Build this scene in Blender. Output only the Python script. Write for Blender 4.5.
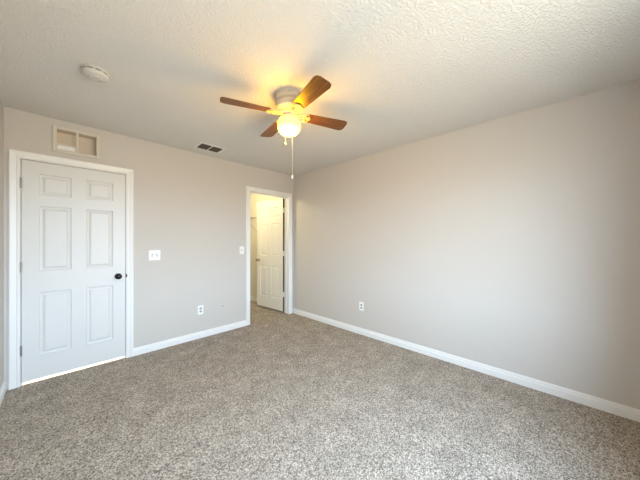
import bpy, bmesh, math
from math import radians as R, sin, cos, pi
from mathutils import Vector, Matrix

for o in list(bpy.data.objects):
    bpy.data.objects.remove(o)
SC = bpy.context.scene
COL = SC.collection

# ------------------------------------------------------------------ camera
cam_d = bpy.data.cameras.new('camera')
cam_d.sensor_fit = 'HORIZONTAL'
cam_d.sensor_width = 36.0
cam_d.lens = 248.0 / 640.0 * 36.0
cam_d.shift_y = 0.7 / 640.0
cam_d.clip_start = 0.02
cam = bpy.data.objects.new('camera', cam_d)
COL.objects.link(cam)
cam.location = (0.0, 0.0, 1.288)
cam.rotation_euler = (R(90), 0, R(-45.92))
SC.camera = cam

# ------------------------------------------------------------------ view
SC.view_settings.view_transform = 'Standard'
SC.view_settings.look = 'None'
SC.view_settings.exposure = 0.60
SC.view_settings.gamma = 1.0
SC.view_settings.use_curve_mapping = False

# ------------------------------------------------------------------ sky outside the window
SKY = 20.0
world = bpy.data.worlds.new('sky')
SC.world = world
world.use_nodes = True
wn = world.node_tree
wn.nodes.clear()
wo = wn.nodes.new('ShaderNodeOutputWorld')
wb = wn.nodes.new('ShaderNodeBackground')
wt = wn.nodes.new('ShaderNodeTexCoord')
ws = wn.nodes.new('ShaderNodeSeparateXYZ')
wm = wn.nodes.new('ShaderNodeMapRange')
wm.inputs[1].default_value = -1
wm.inputs[2].default_value = 1
wr = wn.nodes.new('ShaderNodeValToRGB')
e = wr.color_ramp.elements
e[0].position = 0.0; e[0].color = (0.28, 0.265, 0.235, 1)
e[1].position = 1.0; e[1].color = (0.50, 0.70, 1.0, 1)
a = e.new(0.485); a.color = (0.35, 0.33, 0.295, 1)
a = e.new(0.515); a.color = (0.66, 0.81, 1.0, 1)
wn.links.new(wt.outputs['Generated'], ws.inputs[0])
wn.links.new(ws.outputs['Z'], wm.inputs[0])
wn.links.new(wm.outputs[0], wr.inputs[0])
wn.links.new(wr.outputs[0], wb.inputs['Color'])
wb.inputs['Strength'].default_value = SKY
wn.links.new(wb.outputs[0], wo.inputs[0])

# room measures (metres)
XL, XR, YR, YB, H = -0.360, 2.853, -0.47, 3.430, 2.440
WT = 0.115                       # wall thickness
YB2 = YB + WT
WX0, WX1, WZ0, WZ1 = 0.02, 1.70, 0.62, 2.08   # window in the rear wall
D1X0, D1X1, D1Z = -0.272, 0.480, 2.020        # entry door opening
D2X0, D2X1, D2Z = 1.984, 2.752, 2.058         # closet door opening
VX0, VX1, VZ0, VZ1 = -0.050, 0.236, 2.155, 2.352   # hole for the transfer grille
CLX0, CLY1 = 1.72, 5.25                       # closet
HX0, HX1, HY1 = -0.75, 1.30, 4.75             # hallway

def light(name, kind, loc, energy, color, **kw):
    d = bpy.data.lights.new(name, kind)
    d.energy = energy
    d.color = color
    for k, v in kw.items():
        setattr(d, k, v)
    o = bpy.data.objects.new(name, d)
    COL.objects.link(o)
    o.location = loc
    return o

pw = light('window_portal', 'AREA', ((WX0+WX1)/2, YR-0.14, (WZ0+WZ1)/2), 1, (1, 1, 1), shape='RECTANGLE', size=WX1-WX0, size_y=WZ1-WZ0)
pw.data.cycles.is_portal = True
pw.rotation_euler = (R(90), 0, 0)          # its -Z looks into the room (+Y)
light('closet_lamp', 'POINT', (1.88, 4.15, 2.22), 14, (1.0, 0.86, 0.53), shadow_soft_size=0.05)
light('added_hall_light', 'POINT', (0.10, 4.30, 2.20), 100, (1.0, 0.97, 0.92), shadow_soft_size=0.10)  # unseen light, added to brighten the strip under the closed door

# ------------------------------------------------------------------ materials
def mat(name, base, rough=0.6, metal=0.0, spec=0.4):
    m = bpy.data.materials.new(name)
    m.use_nodes = True
    b = m.node_tree.nodes['Principled BSDF']
    b.inputs['Base Color'].default_value = (*base, 1)
    b.inputs['Roughness'].default_value = rough
    b.inputs['Metallic'].default_value = metal
    b.inputs['Specular IOR Level'].default_value = spec
    return m, m.node_tree, b

def nd(nt, kind, **kw):
    n = nt.nodes.new(kind)
    for k, v in kw.items():
        if k in n.inputs:
            n.inputs[k].default_value = v
        else:
            setattr(n, k, v)
    return n

def noise_bump(nt, b, scale, strength, dist, detail=3.0, rough=0.55):
    tc = nd(nt, 'ShaderNodeTexCoord')
    n = nd(nt, 'ShaderNodeTexNoise')
    n.inputs['Scale'].default_value = scale
    n.inputs['Detail'].default_value = detail
    n.inputs['Roughness'].default_value = rough
    bp = nd(nt, 'ShaderNodeBump')
    bp.inputs['Strength'].default_value = strength
    bp.inputs['Distance'].default_value = dist
    nt.links.new(tc.outputs['Object'], n.inputs['Vector'])
    nt.links.new(n.outputs['Fac'], bp.inputs['Height'])
    nt.links.new(bp.outputs['Normal'], b.inputs['Normal'])
    return tc, n, bp

def simple(name, base, rough=0.5, bump=0.15, scale=120, metal=0.0, spec=0.4):
    m, nt, b = mat(name, base, rough, metal, spec)
    noise_bump(nt, b, scale, bump, 0.001)
    return m

M = {}
# painted wall: greige with a light roller texture
m, nt, b = mat('greige_wall_paint', (0.61, 0.57, 0.525), 0.6, 0, 0.25)
noise_bump(nt, b, 90, 0.25, 0.002, 4)
M['wall'] = m
m, nt, b = mat('cream_wall_paint', (0.78, 0.74, 0.64), 0.6, 0, 0.3)
noise_bump(nt, b, 90, 0.25, 0.002, 4)
M['closet_wall'] = m

# ceiling: knockdown texture
m, nt, b = mat('textured_ceiling_paint', (0.81, 0.78, 0.73), 0.85, 0, 0.2)
tc, n, bp = noise_bump(nt, b, 80, 0.85, 0.0048, 3, 0.6)
ra = nd(nt, 'ShaderNodeValToRGB')
ra.color_ramp.elements[0].position = 0.42
ra.color_ramp.elements[1].position = 0.60
nt.links.new(n.outputs['Fac'], ra.inputs[0])
nt.links.new(ra.outputs[0], bp.inputs['Height'])
M['ceiling'] = m

# carpet: cut pile of mixed taupe and pale yarns
m, nt, b = mat('speckled_carpet', (0.3, 0.27, 0.23), 0.95, 0, 0.08)
tc = nd(nt, 'ShaderNodeTexCoord')
n1 = nd(nt, 'ShaderNodeTexNoise'); n1.inputs['Scale'].default_value = 210; n1.inputs['Detail'].default_value = 3; n1.inputs['Roughness'].default_value = 0.75
n2 = nd(nt, 'ShaderNodeTexNoise'); n2.inputs['Scale'].default_value = 6; n2.inputs['Detail'].default_value = 4
n3 = nd(nt, 'ShaderNodeTexVoronoi'); n3.inputs['Scale'].default_value = 165
for n in (n1, n2, n3):
    nt.links.new(tc.outputs['Object'], n.inputs['Vector'])
sx = nd(nt, 'ShaderNodeSeparateColor')          # a random yarn tone for every tuft
nt.links.new(n3.outputs['Color'], sx.inputs[0])
mm = nd(nt, 'ShaderNodeMath'); mm.operation = 'MULTIPLY_ADD'; mm.inputs[1].default_value = 0.42
nt.links.new(sx.outputs[0], mm.inputs[0])
m2 = nd(nt, 'ShaderNodeMath'); m2.operation = 'MULTIPLY_ADD'; m2.inputs[1].default_value = 1.3; m2.inputs[2].default_value = -0.36
nt.links.new(n1.outputs['Fac'], m2.inputs[0]); nt.links.new(m2.outputs[0], mm.inputs[2])
r1 = nd(nt, 'ShaderNodeValToRGB')
el = r1.color_ramp.elements
el[0].position = 0.18; el[0].color = (0.060, 0.044, 0.032, 1)
el[1].position = 0.82; el[1].color = (0.85, 0.765, 0.66, 1)
q = el.new(0.42); q.color = (0.28, 0.232, 0.185, 1)
q = el.new(0.60); q.color = (0.51, 0.44, 0.365, 1)
nt.links.new(mm.outputs[0], r1.inputs[0])
r2 = nd(nt, 'ShaderNodeMapRange')
r2.inputs[1].default_value = 0.3; r2.inputs[2].default_value = 0.7; r2.inputs[3].default_value = 0.84; r2.inputs[4].default_value = 1.10
nt.links.new(n2.outputs['Fac'], r2.inputs[0])
mx = nd(nt, 'ShaderNodeMix'); mx.data_type = 'RGBA'; mx.blend_type = 'MULTIPLY'; mx.inputs[0].default_value = 1.0
nt.links.new(r1.outputs[0], mx.inputs[6])
nt.links.new(r2.outputs[0], mx.inputs[7])
nt.links.new(mx.outputs[2], b.inputs['Base Color'])
bp = nd(nt, 'ShaderNodeBump'); bp.inputs['Strength'].default_value = 0.5; bp.inputs['Distance'].default_value = 0.006
nt.links.new(mm.outputs[0], bp.inputs['Height']); nt.links.new(bp.outputs[0], b.inputs['Normal'])
M['carpet'] = m

M['trim'] = simple('white_trim_paint', (0.84, 0.83, 0.81), 0.35, 0.08)
M['door'] = simple('white_door_paint', (0.72, 0.71, 0.69), 0.38, 0.10)
M['closet_door'] = simple('cream_door_paint', (0.80, 0.77, 0.69), 0.38, 0.10)
M['plastic'] = simple('white_plastic', (0.88, 0.88, 0.86), 0.3, 0.03)
M['old_plastic'] = simple('aged_white_plastic', (0.60, 0.575, 0.53), 0.4, 0.03)
M['grey_plastic'] = simple('grey_plastic', (0.40, 0.40, 0.40), 0.45, 0.03)
M['dark'] = simple('dark_slot', (0.03, 0.028, 0.025), 0.7, 0.03)
M['bronze'] = simple('dark_bronze', (0.022, 0.018, 0.016), 0.25, 0.03, metal=0.75)
M['nickel'] = simple('satin_nickel', (0.42, 0.36, 0.28), 0.35, 0.03, metal=0.9)
M['hinge'] = simple('brushed_hinge_metal', (0.36, 0.34, 0.31), 0.4, 0.03, metal=0.8)
M['painted_hinge'] = simple('painted_hinge', (0.80, 0.78, 0.70), 0.4, 0.03)
M['brass'] = simple('brass_screw', (0.55, 0.38, 0.15), 0.35, 0.02, metal=0.9)
M['fan'] = simple('cream_fan_enamel', (0.60, 0.53, 0.43), 0.35, 0.05)
M['bracket'] = simple('antique_cream_metal', (0.40, 0.33, 0.23), 0.35, 0.05)
M['vent_paint'] = simple('beige_grille_paint', (0.66, 0.61, 0.53), 0.5, 0.06)
M['duct'] = simple('tan_duct_lining', (0.72, 0.62, 0.50), 0.8, 0.2, 40)
M['register_dark'] = simple('brown_register_louver', (0.085, 0.066, 0.045), 0.6, 0.05)
M['edge_shade'] = simple('dark_edge_shade', (0.075, 0.060, 0.032), 0.7, 0.1)  # dark colour stands for the shade between door leaf and jamb
M['wire'] = simple('beige_coated_wire', (0.52, 0.49, 0.43), 0.4, 0.02)
m, nt, b = mat('white_hall_tile', (0.92, 0.91, 0.89), 0.3)
tc = nd(nt, 'ShaderNodeTexCoord'); br = nd(nt, 'ShaderNodeTexBrick')
br.offset = 0.0
br.inputs['Color1'].default_value = br.inputs['Color2'].default_value = (0.93, 0.92, 0.90, 1)
br.inputs['Mortar'].default_value = (0.72, 0.71, 0.69, 1)
br.inputs['Scale'].default_value = 1.0; br.inputs['Mortar Size'].default_value = 0.004
br.inputs['Brick Width'].default_value = 0.45; br.inputs['Row Height'].default_value = 0.45
nt.links.new(tc.outputs['Object'], br.inputs['Vector']); nt.links.new(br.outputs[0], b.inputs['Base Color'])
M['tile'] = m

# wood of the blades: grain runs along the blade's own X axis
m, nt, b = mat('oak_blade_veneer', (0.3, 0.14, 0.04), 0.38, 0, 0.4)
tc = nd(nt, 'ShaderNodeTexCoord'); mp = nd(nt, 'ShaderNodeMapping')
mp.inputs['Scale'].default_value = (2.0, 28.0, 28.0)
n1 = nd(nt, 'ShaderNodeTexNoise'); n1.inputs['Scale'].default_value = 2.2; n1.inputs['Detail'].default_value = 5
r1 = nd(nt, 'ShaderNodeValToRGB')
r1.color_ramp.elements[0].position = 0.32; r1.color_ramp.elements[0].color = (0.085, 0.028, 0.005, 1)
r1.color_ramp.elements[1].position = 0.70; r1.color_ramp.elements[1].color = (0.215, 0.085, 0.018, 1)
nt.links.new(tc.outputs['Object'], mp.inputs[0]); nt.links.new(mp.outputs[0], n1.inputs['Vector'])
nt.links.new(n1.outputs['Fac'], r1.inputs[0]); nt.links.new(r1.outputs[0], b.inputs['Base Color'])
M['wood'] = m

# lit frosted glass globe
m, nt, b = mat('lit_frosted_globe', (0.75, 0.55, 0.12), 0.4)
# bulb's hot spot low in the globe, deeper yellow glass towards the neck
tc = nd(nt, 'ShaderNodeTexCoord'); sp = nd(nt, 'ShaderNodeSeparateXYZ'); mr = nd(nt, 'ShaderNodeMapRange')
mr.inputs[1].default_value = -0.312; mr.inputs[2].default_value = -0.165
ge = nd(nt, 'ShaderNodeValToRGB')
ge.color_ramp.elements[0].position = 0.0; ge.color_ramp.elements[0].color = (1.0, 0.54, 0.03, 1)
ge.color_ramp.elements[1].position = 0.45; ge.color_ramp.elements[1].color = (1.0, 0.50, 0.007, 1)
nt.links.new(tc.outputs['Object'], sp.inputs[0]); nt.links.new(sp.outputs['Z'], mr.inputs[0]); nt.links.new(mr.outputs[0], ge.inputs[0])
nt.links.new(ge.outputs[0], b.inputs['Emission Color'])
b.inputs['Emission Strength'].default_value = 34.0
M['globe'] = m

# window glass that lets daylight through
m = bpy.data.materials.new('window_glass'); m.use_nodes = True
nt = m.node_tree; nt.nodes.clear()
out = nd(nt, 'ShaderNodeOutputMaterial'); tr = nd(nt, 'ShaderNodeBsdfTransparent'); gl = nd(nt, 'ShaderNodeBsdfGlossy')
gl.inputs['Roughness'].default_value = 0.02
ms = nd(nt, 'ShaderNodeMixShader'); ms.inputs[0].default_value = 0.06
tr.inputs[0].default_value = (0.96, 0.98, 0.97, 1)
nt.links.new(tr.outputs[0], ms.inputs[1]); nt.links.new(gl.outputs[0], ms.inputs[2]); nt.links.new(ms.outputs[0], out.inputs[0])
M['glass'] = m

# ------------------------------------------------------------------ mesh helpers
def box(bm, x0, x1, y0, y1, z0, z1, bevel=0.0):
    vs = [bm.verts.new((x, y, z)) for x in (x0, x1) for y in (y0, y1) for z in (z0, z1)]
    idx = [(0, 1, 3, 2), (4, 6, 7, 5), (0, 4, 5, 1), (2, 3, 7, 6), (0, 2, 6, 4), (1, 5, 7, 3)]
    fs = [bm.faces.new([vs[i] for i in f]) for f in idx]
    if bevel:
        es = {ed for f in fs for ed in f.edges}
        bmesh.ops.bevel(bm, geom=list(es), offset=bevel, segments=2, affect='EDGES', profile=0.5)

def lathe(bm, prof, seg=40, c=(0, 0, 0), axis='Z'):
    """surface of revolution; prof = [(radius, height), ...]"""
    def P(r, h, a):
        u, v = r*cos(a), r*sin(a)
        if axis == 'Z': p = (u, v, h)
        elif axis == 'Y': p = (u, h, v)
        else: p = (h, u, v)
        return (p[0]+c[0], p[1]+c[1], p[2]+c[2])
    rings = []
    for r, h in prof:
        if r < 1e-6:
            rings.append([bm.verts.new(P(0, h, 0))])
        else:
            rings.append([bm.verts.new(P(r, h, 2*pi*k/seg)) for k in range(seg)])
    for A, B in zip(rings, rings[1:]):
        for k in range(seg):
            k2 = (k+1) % seg
            if len(A) == 1 and len(B) == 1: continue
            if len(A) == 1: bm.faces.new([A[0], B[k], B[k2]])
            elif len(B) == 1: bm.faces.new([A[k], A[k2], B[0]])
            else: bm.faces.new([A[k], A[k2], B[k2], B[k]])

def tube(bm, pts, r, seg=10):
    pts = [Vector(p) for p in pts]
    rings = []
    up0 = None
    for i, p in enumerate(pts):
        t = (pts[min(i+1, len(pts)-1)] - pts[max(i-1, 0)]).normalized()
        if up0 is None:
            up0 = t.orthogonal().normalized()
        u = (up0 - t*up0.dot(t)).normalized(); up0 = u
        v = t.cross(u)
        rings.append([bm.verts.new(p + r*(cos(2*pi*k/seg)*u + sin(2*pi*k/seg)*v)) for k in range(seg)])
    for A, B in zip(rings, rings[1:]):
        for k in range(seg):
            bm.faces.new([A[k], A[(k+1) % seg], B[(k+1) % seg], B[k]])
    bm.faces.new(rings[0][::-1]); bm.faces.new(rings[-1])

def prism(bm, outline, z0, z1, bevel=0.0):
    lo = [bm.verts.new((x, y, z0)) for x, y in outline]
    hi = [bm.verts.new((x, y, z1)) for x, y in outline]
    n = len(outline)
    fs = [bm.faces.new(lo[::-1]), bm.faces.new(hi)]
    for k in range(n):
        fs.append(bm.faces.new([lo[k], lo[(k+1) % n], hi[(k+1) % n], hi[k]]))
    if bevel:
        es = list(set(fs[0].edges) | set(fs[1].edges))
        bmesh.ops.bevel(bm, geom=es, offset=bevel, segments=2, affect='EDGES', profile=0.5)

def obj(name, bm, material, parent=None, smooth=False, loc=None):
    bmesh.ops.recalc_face_normals(bm, faces=bm.faces[:])
    me = bpy.data.meshes.new(name)
    bm.to_mesh(me); bm.free()
    me.materials.append(material)
    if smooth:
        for p in me.polygons: p.use_smooth = True
        me.set_sharp_from_angle(angle=R(40))
    o = bpy.data.objects.new(name, me)
    COL.objects.link(o)
    if parent is not None:
        o.parent = parent
    if loc is not None:
        o.location = loc
    return o

def tag(o, label, cat, group=None, kind=None):
    o['label'] = label
    o['category'] = cat
    if group: o['group'] = group
    if kind: o['kind'] = kind
    return o

def thing(name, label, cat, loc=(0, 0, 0), rz=0, group=None, kind=None):
    o = bpy.data.objects.new(name, None)
    COL.objects.link(o)
    o.empty_display_size = 0.05
    o.location = loc; o.rotation_euler = (0, 0, rz)
    return tag(o, label, cat, group, kind)

def wall_y(bm, xs, zs, holes, y0, y1):
    """wall slab standing in a plane of constant Y with rectangular holes (x0,x1,z0,z1)"""
    xs = sorted(set(xs) | {h[0] for h in holes} | {h[1] for h in holes})
    zs = sorted(set(zs) | {h[2] for h in holes} | {h[3] for h in holes})
    solid = {}
    for i in range(len(xs)-1):
        for j in range(len(zs)-1):
            cx, cz = (xs[i]+xs[i+1])/2, (zs[j]+zs[j+1])/2
            solid[i, j] = not any(h[0] < cx < h[1] and h[2] < cz < h[3] for h in holes)
    cache = {}
    def V(i, j, s):
        if (i, j, s) not in cache:
            cache[i, j, s] = bm.verts.new((xs[i], (y0, y1)[s], zs[j]))
        return cache[i, j, s]
    for (i, j), ok in solid.items():
        if not ok: continue
        for s in (0, 1):
            bm.faces.new([V(i, j, s), V(i+1, j, s), V(i+1, j+1, s), V(i, j+1, s)])
        for di, dj, a, b_ in ((-1, 0, (i, j), (i, j+1)), (1, 0, (i+1, j), (i+1, j+1)), (0, -1, (i, j), (i+1, j)), (0, 1, (i, j+1), (i+1, j+1))):
            if not solid.get((i+di, j+dj), False):
                bm.faces.new([V(*a, 0), V(*b_, 0), V(*b_, 1), V(*a, 1)])

def struct(name, bm, material, label, cat, **kw):
    return tag(obj(name, bm, material, **kw), label, cat, kind='structure')

# ------------------------------------------------------------------ room shell
B = bmesh.new
bm = B()
box(bm, XL-WT, XR+WT, YR-WT-0.02, YB+0.012, -0.10, 0.0)
box(bm, CLX0-WT, XR+WT, YB+0.012, CLY1+WT, -0.10, 0.0)
struct('floor', bm, M['carpet'], 'speckled taupe carpet covering the whole bedroom floor and closet', 'floor')
bm = B(); box(bm, XL-WT, XR+WT, YR-WT-0.02, YB2, H, H+0.10)
struct('ceiling', bm, M['ceiling'], 'pale knockdown textured bedroom ceiling', 'ceiling')

bm = B()
wall_y(bm, [XL-WT, XR+WT], [0, H], [(D1X0, D1X1, 0, D1Z), (D2X0, D2X1, 0, D2Z), (VX0, VX1, VZ0, VZ1)], YB, YB2)
struct('wall_back', bm, M['wall'], 'greige wall holding the closed white door and the open closet doorway', 'wall')
bm = B(); box(bm, XR, XR+WT, YR-WT, CLY1+WT, 0, H)
struct('wall_right', bm, M['wall'], 'long blank greige wall with one outlet', 'wall')
bm = B(); box(bm, XL-WT, XL, YR-WT, YB, 0, H)
struct('wall_left', bm, M['wall'], 'greige wall just past the hinges of the closed white door', 'wall')
bm = B()
wall_y(bm, [XL-WT, XR+WT], [0, H], [(WX0, WX1, WZ0, WZ1)], YR-WT, YR)
struct('wall_rear', bm, M['wall'], 'greige wall with the window behind the viewer', 'wall')

# closet shell
bm = B(); box(bm, CLX0, XR, CLY1, CLY1+WT, 0, H)
struct('wall_closet_end', bm, M['closet_wall'], 'cream end wall inside the closet', 'wall')
bm = B(); box(bm, CLX0-WT, CLX0, YB2, CLY1+WT, 0, H)
struct('wall_closet_left', bm, M['closet_wall'], 'cream wall on the hidden side of the closet', 'wall')
bm = B(); box(bm, XR-0.012, XR, YB2, CLY1, 0, H)
struct('wall_closet_right', bm, M['closet_wall'], 'cream closet wall behind the open panelled door', 'wall')
bm = B(); box(bm, CLX0-WT, XR+WT, YB2, CLY1+WT, H, H+0.10)
struct('ceiling_closet', bm, M['ceiling'], 'ceiling inside the closet', 'ceiling')

# hallway shell behind the closed door
bm = B(); box(bm, HX0, HX1, YB+0.012, HY1, -0.10, 0.0)
struct('floor_hall', bm, M['tile'], 'bright white tile glimpsed through the gap under the closed door', 'floor')
bm = B()
box(bm, HX0-WT, HX0, YB, HY1+WT, 0, H); box(bm, HX1, HX1+WT, YB2, HY1+WT, 0, H); box(bm, HX0, HX1, HY1, HY1+WT, 0, H)
box(bm, HX0, XL-WT, YB, YB2, 0, H)
struct('wall_hall', bm, M['closet_wall'], 'hallway walls beyond the closed white door', 'wall')
bm = B(); box(bm, HX0-WT, HX1+WT, YB2, HY1+WT, H, H+0.10); box(bm, HX0-WT, XL-WT, YB, YB2, H, H+0.10)
struct('ceiling_hall', bm, M['ceiling'], 'hallway ceiling beyond the closed white door', 'ceiling')

# ------------------------------------------------------------------ baseboards
BBH, BBT = 0.085, 0.016
BB_PROF = [(0, 0), (BBT, 0), (BBT, 0.054), (BBT*0.55, 0.0575), (BBT*0.50, 0.062), (BBT*0.62, 0.066), (BBT*0.55, 0.074), (BBT*0.3, 0.079), (BBT*0.25, BBH), (0, BBH)]
def baseboard(bm, p, q):
    """profile swept from p to q; the board's thickness goes to the left of p->q"""
    p, q = Vector((*p, 0)), Vector((*q, 0))
    d = (q-p).normalized(); nrm = Vector((-d.y, d.x, 0))
    rings = [[bm.verts.new(s + nrm*t + Vector((0, 0, z))) for t, z in BB_PROF] for s in (p, q)]
    n = len(BB_PROF)
    for k in range(n):
        bm.faces.new([rings[0][k], rings[0][(k+1) % n], rings[1][(k+1) % n], rings[1][k]])
    bm.faces.new(rings[0][::-1]); bm.faces.new(rings[1])

CW = 0.060   # casing width
bm = B(); baseboard(bm, (D2X0-CW, YB), (D1X1+CW, YB))
struct('baseboard_back', bm, M['trim'], 'white baseboard between the closed door and the closet doorway', 'baseboard')
bm = B(); baseboard(bm, (XR, YR), (XR, YB-0.0005))
struct('baseboard_right', bm, M['trim'], 'long white baseboard along the wall with one outlet', 'baseboard')
bm = B(); baseboard(bm, (XL, YB-0.0005), (XL, YR))
struct('baseboard_left', bm, M['trim'], 'short white baseboard below the door hinges corner', 'baseboard')
bm = B(); baseboard(bm, (XR-BBT, YR), (XL+BBT, YR))
for v in bm.verts: v.co.y = 2*YR - v.co.y
for v in bm.verts: pass
struct('baseboard_rear', bm, M['trim'], 'white baseboard below the window behind the viewer', 'baseboard')
bm = B(); baseboard(bm, (XR-0.012, YB2), (XR-0.012, CLY1))
struct('baseboard_closet', bm, M['trim'], 'white baseboard inside the closet beside the open door', 'baseboard')

# ------------------------------------------------------------------ door casings
def casing(bm, x0, x1, ztop, y, depth, jamb=0.012, lin_y1=None, stop_y=None):
    prof = [(0.0, 0.010), (0.006, 0.014), (0.012, 0.014), (0.018, 0.011), (0.042, 0.016), (0.052, 0.018), (0.060, 0.016)]
    # path of the inner edge, mitred, legs and head
    path = [(x0, 0.0), (x0, ztop), (x1, ztop), (x1, 0.0)]
    outd = [(-1, 0), (-1, 1), (1, 1), (1, 0)]
    rings = []
    for (px, pz), (ox, oz) in zip(path, outd):
        ring = [bm.verts.new((px, y, pz))]
        for t, dd in prof:
            ring.append(bm.verts.new((px+ox*t, y-dd, pz+oz*t)))
        ring.append(bm.verts.new((px+ox*0.060, y, pz+oz*0.060)))
        rings.append(ring)
    for A, C in zip(rings, rings[1:]):
        n = len(A)
        for k in range(n):
            bm.faces.new([A[k], A[(k+1) % n], C[(k+1) % n], C[k]])
    bm.faces.new(rings[0]); bm.faces.new(rings[-1][::-1])
    # jamb lining of the opening
    j = jamb
    y0, y1 = y-0.010, lin_y1
    box(bm, x0-0.001, x0+j, y0, y1, 0, ztop); box(bm, x1-j, x1+0.001, y0, y1, 0, ztop); box(bm, x0+j, x1-j, y0, y1, ztop-j, ztop+0.001)
    if stop_y:
        s0, s1 = stop_y
        box(bm, x0+j, x0+j+0.010, s0, s1, 0, ztop-j); box(bm, x1-j-0.010, x1-j, s0, s1, 0, ztop-j)
        box(bm, x0+j+0.010, x1-j-0.010, s0, s1, ztop-j-0.010, ztop-j)

JB = 0.006
bm = B(); casing(bm, D1X0, D1X1, D1Z, YB, WT, JB, YB2+0.01, (YB+0.030, YB+0.060))
struct('trim_1', bm, M['trim'], 'white moulded casing around the closed six panel door', 'door casing')
bm = B(); casing(bm, D2X0, D2X1, D2Z, YB, WT, JB, YB2+0.01, (YB+0.055, YB+0.078))
struct('trim_2', bm, M['trim'], 'white moulded casing around the open closet doorway', 'door casing')

# ------------------------------------------------------------------ six panel doors
def six_panel(w, z0, z1, t):
    """slab x 0..w, y 0..t, z z0..z1 with six raised panels on both faces"""
    bm = B()
    st = 0.105; mu = 0.105; pw_ = (w-2*st-mu)/2
    cols = [(st, st+pw_), (st+pw_+mu, w-st)]
    hh = z1
    rows = [(0.240, 0.815), (1.010, 1.605), (1.708, 1.898)]
    rings = [(0.0, 0.0), (0.004, 0.0100), (0.014, 0.0125), (0.022, 0.0115), (0.036, 0.0030), (0.044, 0.0025)]
    xs = [0] + [v for c in cols for v in c] + [w]
    zs = [z0] + [v for r_ in rows for v in r_] + [z1]
    for face in (0, 1):
        y = 0.0 if face == 0 else t
        sg = 1 if face == 0 else -1
        for i in range(len(xs)-1):
            for j in range(len(zs)-1):
                x0, x1, a0, a1 = xs[i], xs[i+1], zs[j], zs[j+1]
                if i in (1, 3) and j in (1, 3, 5):
                    prev = None
                    for ins, dp in rings:
                        cur = [bm.verts.new(p) for p in ((x0+ins, y+sg*dp, a0+ins), (x1-ins, y+sg*dp, a0+ins), (x1-ins, y+sg*dp, a1-ins), (x0+ins, y+sg*dp, a1-ins))]
                        if prev:
                            for k in range(4):
                                bm.faces.new([prev[k], prev[(k+1) % 4], cur[(k+1) % 4], cur[k]])
                        prev = cur
                    bm.faces.new(prev)
                else:
                    bm.faces.new([bm.verts.new(p) for p in ((x0, y, a0), (x1, y, a0), (x1, y, a1), (x0, y, a1))])
    for i in range(len(xs)-1):
        for z in (z0, z1):
            bm.faces.new([bm.verts.new(p) for p in ((xs[i], 0, z), (xs[i+1], 0, z), (xs[i+1], t, z), (xs[i], t, z))])
    for j in range(len(zs)-1):
        for x in (0, w):
            bm.faces.new([bm.verts.new(p) for p in ((x, 0, zs[j]), (x, t, zs[j]), (x, t, zs[j+1]), (x, 0, zs[j+1]))])
    bmesh.ops.remove_doubles(bm, verts=bm.verts[:], dist=1e-5)
    return bm

def knob_bm(side):
    k = B()
    lathe(k, [(0, 0), (0.031, 0), (0.031, 0.004), (0.027, 0.008), (0.013, 0.010), (0.011, 0.020), (0.013, 0.026), (0.023, 0.032), (0.0275, 0.041),
              (0.027, 0.050), (0.021, 0.058), (0.010, 0.062), (0, 0.0625)], 32, axis='Y')
    if side < 0:
        for v in k.verts: v.co.y = -v.co.y
    return k

def hinge_bm():
    h = B()
    tube(h, [(0, 0, -0.044), (0, 0, 0.044)], 0.0062, 12)
    lathe(h, [(0, -0.048), (0.005, -0.046), (0.0066, -0.044), (0.0066, -0.0435)], 12)
    lathe(h, [(0.0066, 0.0435), (0.0066, 0.044), (0.005, 0.046), (0, 0.048)], 12)
    return h

DT = 0.035
G = 0.0045
w1 = D1X1-D1X0-2*JB-2*G
root = thing('door_1', 'closed white six panel door with dark bronze knob', 'door', (D1X0+JB+G, YB-0.006, 0), 0, kind='structure')
obj('leaf', six_panel(w1, 0.028, D1Z-JB-G, DT), M['door'], root)
kb = obj('knob', knob_bm(-1), M['bronze'], root, True, (w1-0.062, 0.0, 0.905)); kb['label'] = 'dark bronze door knob'
kb2 = obj('knob', knob_bm(1), M['bronze'], root, True, (w1-0.062, DT, 0.905)); kb2['label'] = 'dark bronze door knob'
for z in (1.80, 1.055, 0.315):
    h = obj('hinge', hinge_bm(), M['hinge'], root, True, (-0.0015, -0.007, z)); h['label'] = 'grey metal hinge'
lp = B(); box(lp, w1+0.0035, w1+0.016, -0.006, -0.0045, 0.888, 0.922, 0.001); box(lp, w1-0.001, w1+0.001, 0.006, 0.030, 0.877, 0.933); lathe(lp, [(0.0, -0.001), (0.009, 0.0), (0.006, 0.004), (0, 0.004)], 16, (w1, 0.018, 0.905), 'X')
obj('latch', lp, M['bronze'], root)

w2 = D2X1-D2X0-2*JB-2*G
pivot = (D2X1-JB-G, YB2-0.002, 0)
root = thing('door_2', 'open cream six panel door swung back into the lit closet', 'door', pivot, R(-85.0), kind='structure')
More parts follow.
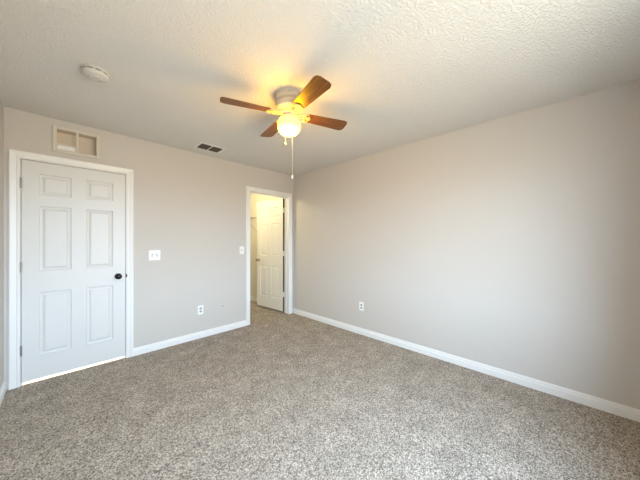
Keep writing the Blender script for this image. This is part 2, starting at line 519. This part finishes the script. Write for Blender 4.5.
# local frame: hinge edge at x = 0, leaf runs along -x, closed leaf behind y = -DT..0
bm = six_panel(w2, 0.030, D2Z-JB-G-0.006, DT)
for v in bm.verts: v.co.x -= w2; v.co.y -= DT
obj('leaf', bm, M['closet_door'], root)
he = B(); box(he, -0.0005, 0.0003, -DT+0.001, -0.001, 0.031, D2Z-JB-G-0.007)  # thin dark strip that paints the shadow gap beside the hinges
he = obj('hinge_edge_shade', he, M['edge_shade'], root); he['label'] = 'shade painted dark on the hinge edge of the open door'
for s, yy in ((-1, -DT), (1, 0)):
    k = obj('knob', knob_bm(s), M['nickel'], root, True, (-w2+0.062, yy, 0.915)); k['label'] = 'satin nickel door knob'
for z in (1.83, 1.06, 0.33):
    h = obj('hinge', hinge_bm(), M['painted_hinge'], root, True, (0.004, 0.007, z)); h['label'] = 'cream painted hinge'
    lf = B(); box(lf, -0.0012, 0.0012, -0.033, 0.0, -0.044, 0.044)
    obj('hinge_plate', lf, M['painted_hinge'], h, False, (-0.0030, -0.007, 0))

# ------------------------------------------------------------------ window behind the viewer
root = thing('window_1', 'white framed sash window in the wall behind the viewer', 'window', ((WX0+WX1)/2, YR-WT, WZ0), 0, kind='structure')
ww, wh = WX1-WX0, WZ1-WZ0
bm = B()
for x0, x1, z0, z1 in ((-ww/2, -ww/2+0.04, 0, wh), (ww/2-0.04, ww/2, 0, wh), (-ww/2+0.04, ww/2-0.04, 0, 0.04), (-ww/2+0.04, ww/2-0.04, wh-0.04, wh)):
    box(bm, x0, x1, 0.010, 0.075, z0, z1)
box(bm, -0.02, 0.02, 0.012, 0.072, 0.04, wh-0.04)
obj('window_frame', bm, M['trim'], root)
for s in (-1, 1):
    xa, xb = sorted((s*0.02, s*(ww/2-0.04)))
    bm = B()
    box(bm, xa, xb, 0.02, 0.06, wh/2-0.02, wh/2+0.02)
    obj('sash_rail', bm, M['trim'], root)
    bm = B(); box(bm, xa, xb, 0.038, 0.042, 0.04, wh/2-0.02); box(bm, xa, xb, 0.038, 0.042, wh/2+0.02, wh-0.04)
    obj('pane', bm, M['glass'], root)
bm = B(); box(bm, -ww/2-0.04, ww/2+0.04, WT+0.0005, WT+0.03, -0.02, 0.0, 0.004); box(bm, -ww/2+0.001, ww/2-0.001, 0.076, WT+0.0005, 0.0, 0.004)
obj('window_sill', bm, M['trim'], root)

# ------------------------------------------------------------------ ceiling fan
FX, FY = 1.250, 1.555
fan = thing('ceiling_fan', 'cream hugger ceiling fan with four brown wooden blades and a lit globe', 'ceiling fan', (FX, FY, H))
bm = B()
lathe(bm, [(0, 0), (0.116, 0), (0.120, -0.003), (0.120, -0.009), (0.110, -0.014), (0.108, -0.020), (0.112, -0.026), (0.112, -0.046), (0.104, -0.054), (0, -0.054)], 48)
canopy = obj('canopy', bm, M['fan'], fan, True)
for k in range(8):
    a = 2*pi*k/8 + 0.2
    bm = B(); box(bm, -0.019, 0.019, -0.0012, 0.0012, -0.0032, 0.0032)
    s = obj('vent_slot', bm, M['grey_plastic'], canopy, False, (0.1085*cos(a), 0.1085*sin(a), -0.0175)); s.rotation_euler = (0, 0, a+pi/2)
    s['label'] = 'dark cooling slot'
bm = B()
lathe(bm, [(0, -0.054), (0.098, -0.054), (0.098, -0.060), (0.106, -0.065), (0.109, -0.076), (0.105, -0.084), (0.107, -0.088), (0.107, -0.100), (0.098, -0.114),
           (0.080, -0.122), (0.074, -0.126), (0.074, -0.131), (0, -0.131)], 48)
obj('motor_housing', bm, M['fan'], fan, True)
bm = B()
lathe(bm, [(0, -0.131), (0.060, -0.131), (0.062, -0.134), (0.062, -0.142), (0.050, -0.148), (0.040, -0.152), (0.040, -0.156), (0.052, -0.162), (0.060, -0.170),
           (0.060, -0.178), (0.050, -0.178), (0.050, -0.172), (0, -0.172)], 48)
fit = obj('light_fitter', bm, M['fan'], fan, True)
for k in range(3):
    a = 2*pi*k/3 + 0.5
    bm = B(); tube(bm, [(0.058*cos(a), 0.058*sin(a), -0.173), (0.070*cos(a), 0.070*sin(a), -0.173)], 0.003, 8)
    s = obj('thumb_screw', bm, M['brass'], fit, True); s['label'] = 'brass thumb screw'
bm = B()
gp = [(0.048, -0.164), (0.050, -0.174)]
for k in range(0, 17):
    a = R(50 - k*140/16)
    gp.append((max(0.0, 0.090*max(cos(a), 0.0)**0.75), -0.238 + 0.074*sin(a)))
gp[-1] = (0, -0.312)
lathe(bm, gp, 48)
g = obj('globe', bm, M['globe'], fan, True); g['label'] = 'glowing yellow frosted glass globe'

def blade_outline():
    r0, r1 = 0.145, 0.512
    w0, w1_ = 0.050, 0.066
    c = 0.022
    pts = [(r0+0.014, -w0), (r1-c-0.012, -w1_), (r1-0.010, -w1_+0.010), (r1, -w1_+c+0.008), (r1, w1_-c-0.008), (r1-0.010, w1_-0.010), (r1-c-0.012, w1_), (r0+0.014, w0), (r0, w0-0.016), (r0, -w0+0.016)]
    return pts

def iron_bm():
    b_ = B()
    # openwork scroll: two curling arms from the hub, a spread plate under the blade root
    for sy in (-1, 1):
        pts = [(0.058, sy*0.008, 0), (0.078, sy*0.020, 0.0), (0.096, sy*0.034, 0), (0.116, sy*0.040, 0), (0.132, sy*0.034, 0), (0.138, sy*0.022, 0), (0.130, sy*0.013, 0), (0.120, sy*0.017, 0)]
        tube(b_, [(x, y, -0.004) for x, y, z in pts], 0.0036, 8)
        pts = [(0.120, sy*0.040), (0.140, sy*0.045), (0.158, sy*0.040), (0.168, sy*0.026), (0.176, sy*0.012), (0.182, 0.0)]
        tube(b_, [(x, y, -0.004) for x, y in pts], 0.0034, 8)
    prism(b_, [(0.150, -0.008), (0.160, -0.024), (0.168, -0.012), (0.178, 0.0), (0.168, 0.012), (0.160, 0.024), (0.150, 0.008), (0.138, 0.0)], -0.0060, -0.0002, 0.001)
    tube(b_, [(0.056, 0, -0.003), (0.142, 0, -0.003)], 0.0045, 10)
    return b_

BZ = -0.146
for k, ang in enumerate((-21.9, 77.2, 158.1, 257.2)):
    bm = B(); prism(bm, blade_outline(), 0.0, 0.0055, 0.0015)
    bl = obj('blade', bm, M['wood'], fan, False, (0, 0, BZ))
    bl.rotation_euler = (R(-11), 0, R(ang)); bl.rotation_mode = 'XYZ'
    ir = obj('blade_bracket', iron_bm(), M['bracket'], bl, False, (0, 0, -0.0003)); ir['label'] = 'cream scrolled bracket'
    for sx, sy in ((0.160, 0.018), (0.160, -0.018), (0.172, 0.0)):
        bm = B(); lathe(bm, [(0, -0.0035), (0.0035, -0.003), (0.005, -0.0005), (0.005, 0.0010)], 12)
        obj('screw', bm, M['brass'], bl, True, (sx, sy, -0.0065))
    # neck that carries the bracket to the motor
    bm = B(); box(bm, 0.050, 0.074, -0.013, 0.013, -0.010, 0.016, 0.003)
    nk = obj('bracket_neck', bm, M['fan'], bl)

def chain(dx, dy, ztop, zbot, bell):
    bm = B()
    n = int((ztop-zbot)/0.006)
    tube(bm, [(dx, dy, ztop), (dx, dy, zbot)], 0.0011, 6)
    for i in range(n):
        z = ztop - (i+0.5)*0.006
        lathe(bm, [(0, z-0.0022), (0.0019, z-0.0011), (0.0019, z+0.0011), (0, z+0.0022)], 6, (dx, dy, 0))
    c = obj('pull_chain', bm, M['brass'] if False else M['fan'], fan, True)
    bm = B()
    lathe(bm, [(0, zbot+0.002), (0.003, zbot), (0.0045, zbot-0.006), (0.0062, zbot-bell*0.55), (0.0060, zbot-bell*0.85), (0.0035, zbot-bell), (0, zbot-bell)], 16, (dx, dy, 0))
    p = obj('pull_knob', bm, M['plastic'], c, True); p['label'] = 'white pull knob'
# long chain to the light, short chain to the motor
chain(0.058, 0.029, -0.150, -0.610, 0.032)
chain(0.011, 0.060, -0.150, -0.342, 0.026)

# ------------------------------------------------------------------ smoke detector
sd = thing('smoke_detector', 'round white smoke detector on the ceiling', 'smoke detector', (0.150, 2.268, H), R(-46))
bm = B(); lathe(bm, [(0, 0), (0.072, 0), (0.074, -0.003), (0.074, -0.012), (0.071, -0.014), (0, -0.014)], 48)
obj('mounting_base', bm, M['old_plastic'], sd, True)
bm = B(); lathe(bm, [(0, -0.014), (0.066, -0.014), (0.066, -0.019), (0.071, -0.021), (0.071, -0.030), (0.066, -0.038), (0.055, -0.043), (0.034, -0.045), (0.032, -0.049), (0.0, -0.050)], 48)
body = obj('body', bm, M['old_plastic'], sd, True)
for k in range(10):
    a = 2*pi*k/10
    bm = B(); box(bm, -0.013, 0.013, -0.0012, 0.0012, -0.0024, 0.0024)
    s = obj('sounder_slot', bm, M['dark'], body, False, (0.0662*cos(a), 0.0662*sin(a), -0.0165)); s.rotation_euler = (0, 0, a+pi/2)
bm = B(); lathe(bm, [(0, -0.0515), (0.008, -0.051), (0.010, -0.049), (0.010, -0.0485)], 20, (0.0, 0.012, 0)); 
obj('test_button', bm, M['old_plastic'], sd, True)
bm = B(); lathe(bm, [(0, -0.0465), (0.0025, -0.046), (0.003, -0.044)], 12, (-0.034, -0.018, 0))
l = obj('indicator', bm, M['dark'], sd, True); l['label'] = 'dark indicator dot'
bm = B(); box(bm, -0.012, 0.012, 0.036, 0.041, -0.0462, -0.0435)
obj('sounder_grille', bm, M['grey_plastic'], sd)

# ------------------------------------------------------------------ transfer grille over the door
tg = thing('wall_vent', 'beige two bay wall vent above the closed white door', 'vent', ((VX0+VX1)/2, YB, VZ0))
vw, vh = VX1-VX0, VZ1-VZ0
bm = B()
f_ = 0.025
for x0, x1, z0, z1 in ((-vw/2-f_, -vw/2+0.004, -f_, vh+f_), (vw/2-0.004, vw/2+f_, -f_, vh+f_), (-vw/2+0.004, vw/2-0.004, -f_, 0.004), (-vw/2+0.004, vw/2-0.004, vh-0.004, vh+f_)):
    box(bm, x0, x1, -0.014, 0.0, z0, z1, 0.003)
obj('frame', bm, M['vent_paint'], tg)
bm = B(); box(bm, -0.008, 0.008, -0.012, 0.004, 0.004, vh-0.004, 0.002)
obj('mullion', bm, M['vent_paint'], tg)
bm = B()
e_ = 0.0005
box(bm, -vw/2+e_, vw/2-e_, 0.100, 0.104, e_, vh-e_)
box(bm, -vw/2+e_, -vw/2+0.003, 0.001, 0.100, e_, vh-e_); box(bm, vw/2-0.003, vw/2-e_, 0.001, 0.100, e_, vh-e_)
box(bm, -vw/2+0.003, vw/2-0.003, 0.001, 0.100, e_, 0.003); box(bm, -vw/2+0.003, vw/2-0.003, 0.001, 0.100, vh-0.003, vh-e_)
obj('duct', bm, M['duct'], tg)
bm = B()
box(bm, -vw/2+0.005, -0.004, 0.012, 0.022, 0.004, 0.048, 0.002)
box(bm, -vw/2+0.005, -0.004, 0.020, 0.026, 0.056, 0.064, 0.001)
d_ = obj('damper', bm, M['plastic'], tg); d_['label'] = 'white damper board low in one bay'

# ------------------------------------------------------------------ ceiling register
cr = thing('ceiling_register', 'small ceiling air register with dark brown louvers', 'vent', (1.258, 3.112, H))
rw, rh = 0.138, 0.098
bm = B()
for x0, x1, y0, y1 in ((-rw-0.02, -rw+0.012, -rh-0.012, rh+0.012), (rw-0.012, rw+0.02, -rh-0.012, rh+0.012), (-rw+0.012, rw-0.012, -rh-0.012, -rh+0.016), (-rw+0.012, rw-0.012, rh-0.016, rh+0.012)):
    box(bm, x0, x1, y0, y1, -0.007, 0.0, 0.002)
box(bm, -0.007, 0.007, -rh+0.016, rh-0.016, -0.006, 0.0)
fr = obj('frame', bm, M['trim'], cr)
bm = B(); box(bm, -rw+0.012, rw-0.012, -rh+0.016, rh-0.016, -0.0015, 0.0)
bk = obj('backing', bm, M['dark'], cr); bk['label'] = 'dark duct opening'
for s in (-1, 1):
    xa, xb = sorted((s*0.0075, s*(rw-0.0125)))
    n = 7
    for k in range(n):
        y = -rh+0.016 + (k+0.5)*(2*rh-0.032)/n
        bm = B()
        box(bm, xa, xb, -0.0125, 0.0125, -0.0006, 0.0006)
        bmesh.ops.rotate(bm, verts=bm.verts[:], cent=(0, 0, 0), matrix=Matrix.Rotation(R(-18), 3, 'X'))
        lv = obj('louver', bm, M['register_dark'], cr, False, (0, y, -0.0058)); lv['label'] = 'dark brown louver'

# ------------------------------------------------------------------ plates on the walls
def switch_plate(x, z, gangs, label, tilt=(1,)):
    """on the back wall; local x along the wall, local -y out of it"""
    r = thing('light_switch', label, 'light switch', (x, YB, z))
    w = 0.070 + 0.046*(gangs-1)
    bm = B(); box(bm, -w/2, w/2, -0.0055, 0.0, -0.059, 0.059, 0.002)
    obj('plate', bm, M['plastic'], r)
    for g_ in range(gangs):
        gx = (g_-(gangs-1)/2)*0.046
        bm = B(); box(bm, gx-0.0075, gx+0.0075, -0.0062, -0.0054, -0.0155, 0.0155)
        sl = obj('toggle_slot', bm, M['grey_plastic'], r); sl['label'] = 'toggle slot with its shade painted grey'  # grey colour carries the shadow around the toggle
        bm = B(); box(bm, -0.0045, 0.0045, -0.014, 0.0, -0.005, 0.005, 0.0012)
        bmesh.ops.rotate(bm, verts=bm.verts[:], cent=(0, 0, 0), matrix=Matrix.Rotation(R(28)*tilt[g_ % len(tilt)], 3, 'X'))
        obj('toggle', bm, M['plastic'], r, False, (gx, -0.0055, 0))
        for s in (-1, 1):
            bm = B(); lathe(bm, [(0, -0.0068), (0.0022, -0.0064), (0.003, -0.0054)], 12, (gx, 0, s*0.030), 'Y')
            obj('screw', bm, M['plastic'], r, True)
    return r

def outlet(loc, rz, label):
    r = thing('wall_outlet', label, 'outlet', loc, rz)
    bm = B(); box(bm, -0.036, 0.036, -0.0055, 0.0, -0.059, 0.059, 0.002)
    obj('plate', bm, M['plastic'], r)
    for s in (-1, 1):
        bm = B()
        pts = []
        for k in range(28):
            a = 2*pi*k/28
            pts.append((0.0165*cos(a), max(-0.0135, min(0.0135, 0.0165*sin(a)))))
        lo = [bm.verts.new((x, -0.0050, z)) for x, z in pts]; hi = [bm.verts.new((x, -0.0072, z)) for x, z in pts]
        bm.faces.new(hi); bm.faces.new(lo[::-1])
        for k in range(28): bm.faces.new([lo[k], lo[(k+1) % 28], hi[(k+1) % 28], hi[k]])
        rc = obj('receptacle', bm, M['grey_plastic'], r, False, (0, 0, s*0.0195)); rc['label'] = 'grey shaded receptacle'
        bm = B()
        box(bm, -0.0075, -0.0050, -0.0076, -0.0070, -0.001, 0.0075); box(bm, 0.0050, 0.0075, -0.0076, -0.0070, -0.001, 0.0065)
        lathe(bm, [(0, -0.0076), (0.0026, -0.0076), (0.0026, -0.0070)], 12, (0, 0, -0.0068), 'Y')
        sl = obj('slots', bm, M['dark'], rc); sl['label'] = 'dark plug slots'
    bm = B(); lathe(bm, [(0, -0.0070), (0.0022, -0.0066), (0.003, -0.0054)], 12, (0, 0, 0), 'Y')
    obj('screw', bm, M['plastic'], r, True)
    return r

switch_plate(0.743, 1.118, 2, 'white double light switch beside the closed door', (1, -1))
switch_plate(1.854, 1.146, 1, 'white single light switch beside the closet doorway', (1,))
outlet((1.262, YB, 0.370), 0, 'white outlet low on the wall between the two doors')
outlet((XR, 1.965, 0.385), R(-90), 'white outlet low on the long blank wall')
bm = B(); lathe(bm, [(0, -0.004), (0.005, -0.003), (0.007, 0.0), (0, 0.0)], 16, axis='Y')
wa = obj('wall_anchor', bm, M['dark'], None, True, (1.560, YB, 0.366))
tag(wa, 'tiny dark anchor in the wall beside the low outlet', 'wall anchor')

# ------------------------------------------------------------------ wire shelf in the closet
sh = thing('wire_shelf', 'pale wire shelf on the closet wall beside the open door', 'shelf', (XR-0.012, 4.56, 1.765))
bm = B()
Ls, Ds = CLY1-4.56-0.004, 0.30
for dx, dz in ((-0.006, 0), (-Ds, 0), (-Ds, -0.028), (-Ds/2, -0.004)):
    tube(bm, [(dx, 0, dz), (dx, Ls, dz)], 0.0032, 8)
n = 27
for k in range(n):
    y = Ls*k/(n-1)
    tube(bm, [(-0.004, y, 0.004), (-Ds, y, 0.004), (-Ds-0.002, y, -0.028)], 0.0018, 6)
obj('wire_deck', bm, M['wire'], sh)
bm = B()
tube(bm, [(-Ds+0.01, 0.04, -0.008), (-0.004, 0.04, -0.29)], 0.0055, 10)
box(bm, -0.004, -0.0005, 0.030, 0.050, -0.31, -0.27)
obj('brace', bm, M['wire'], sh)
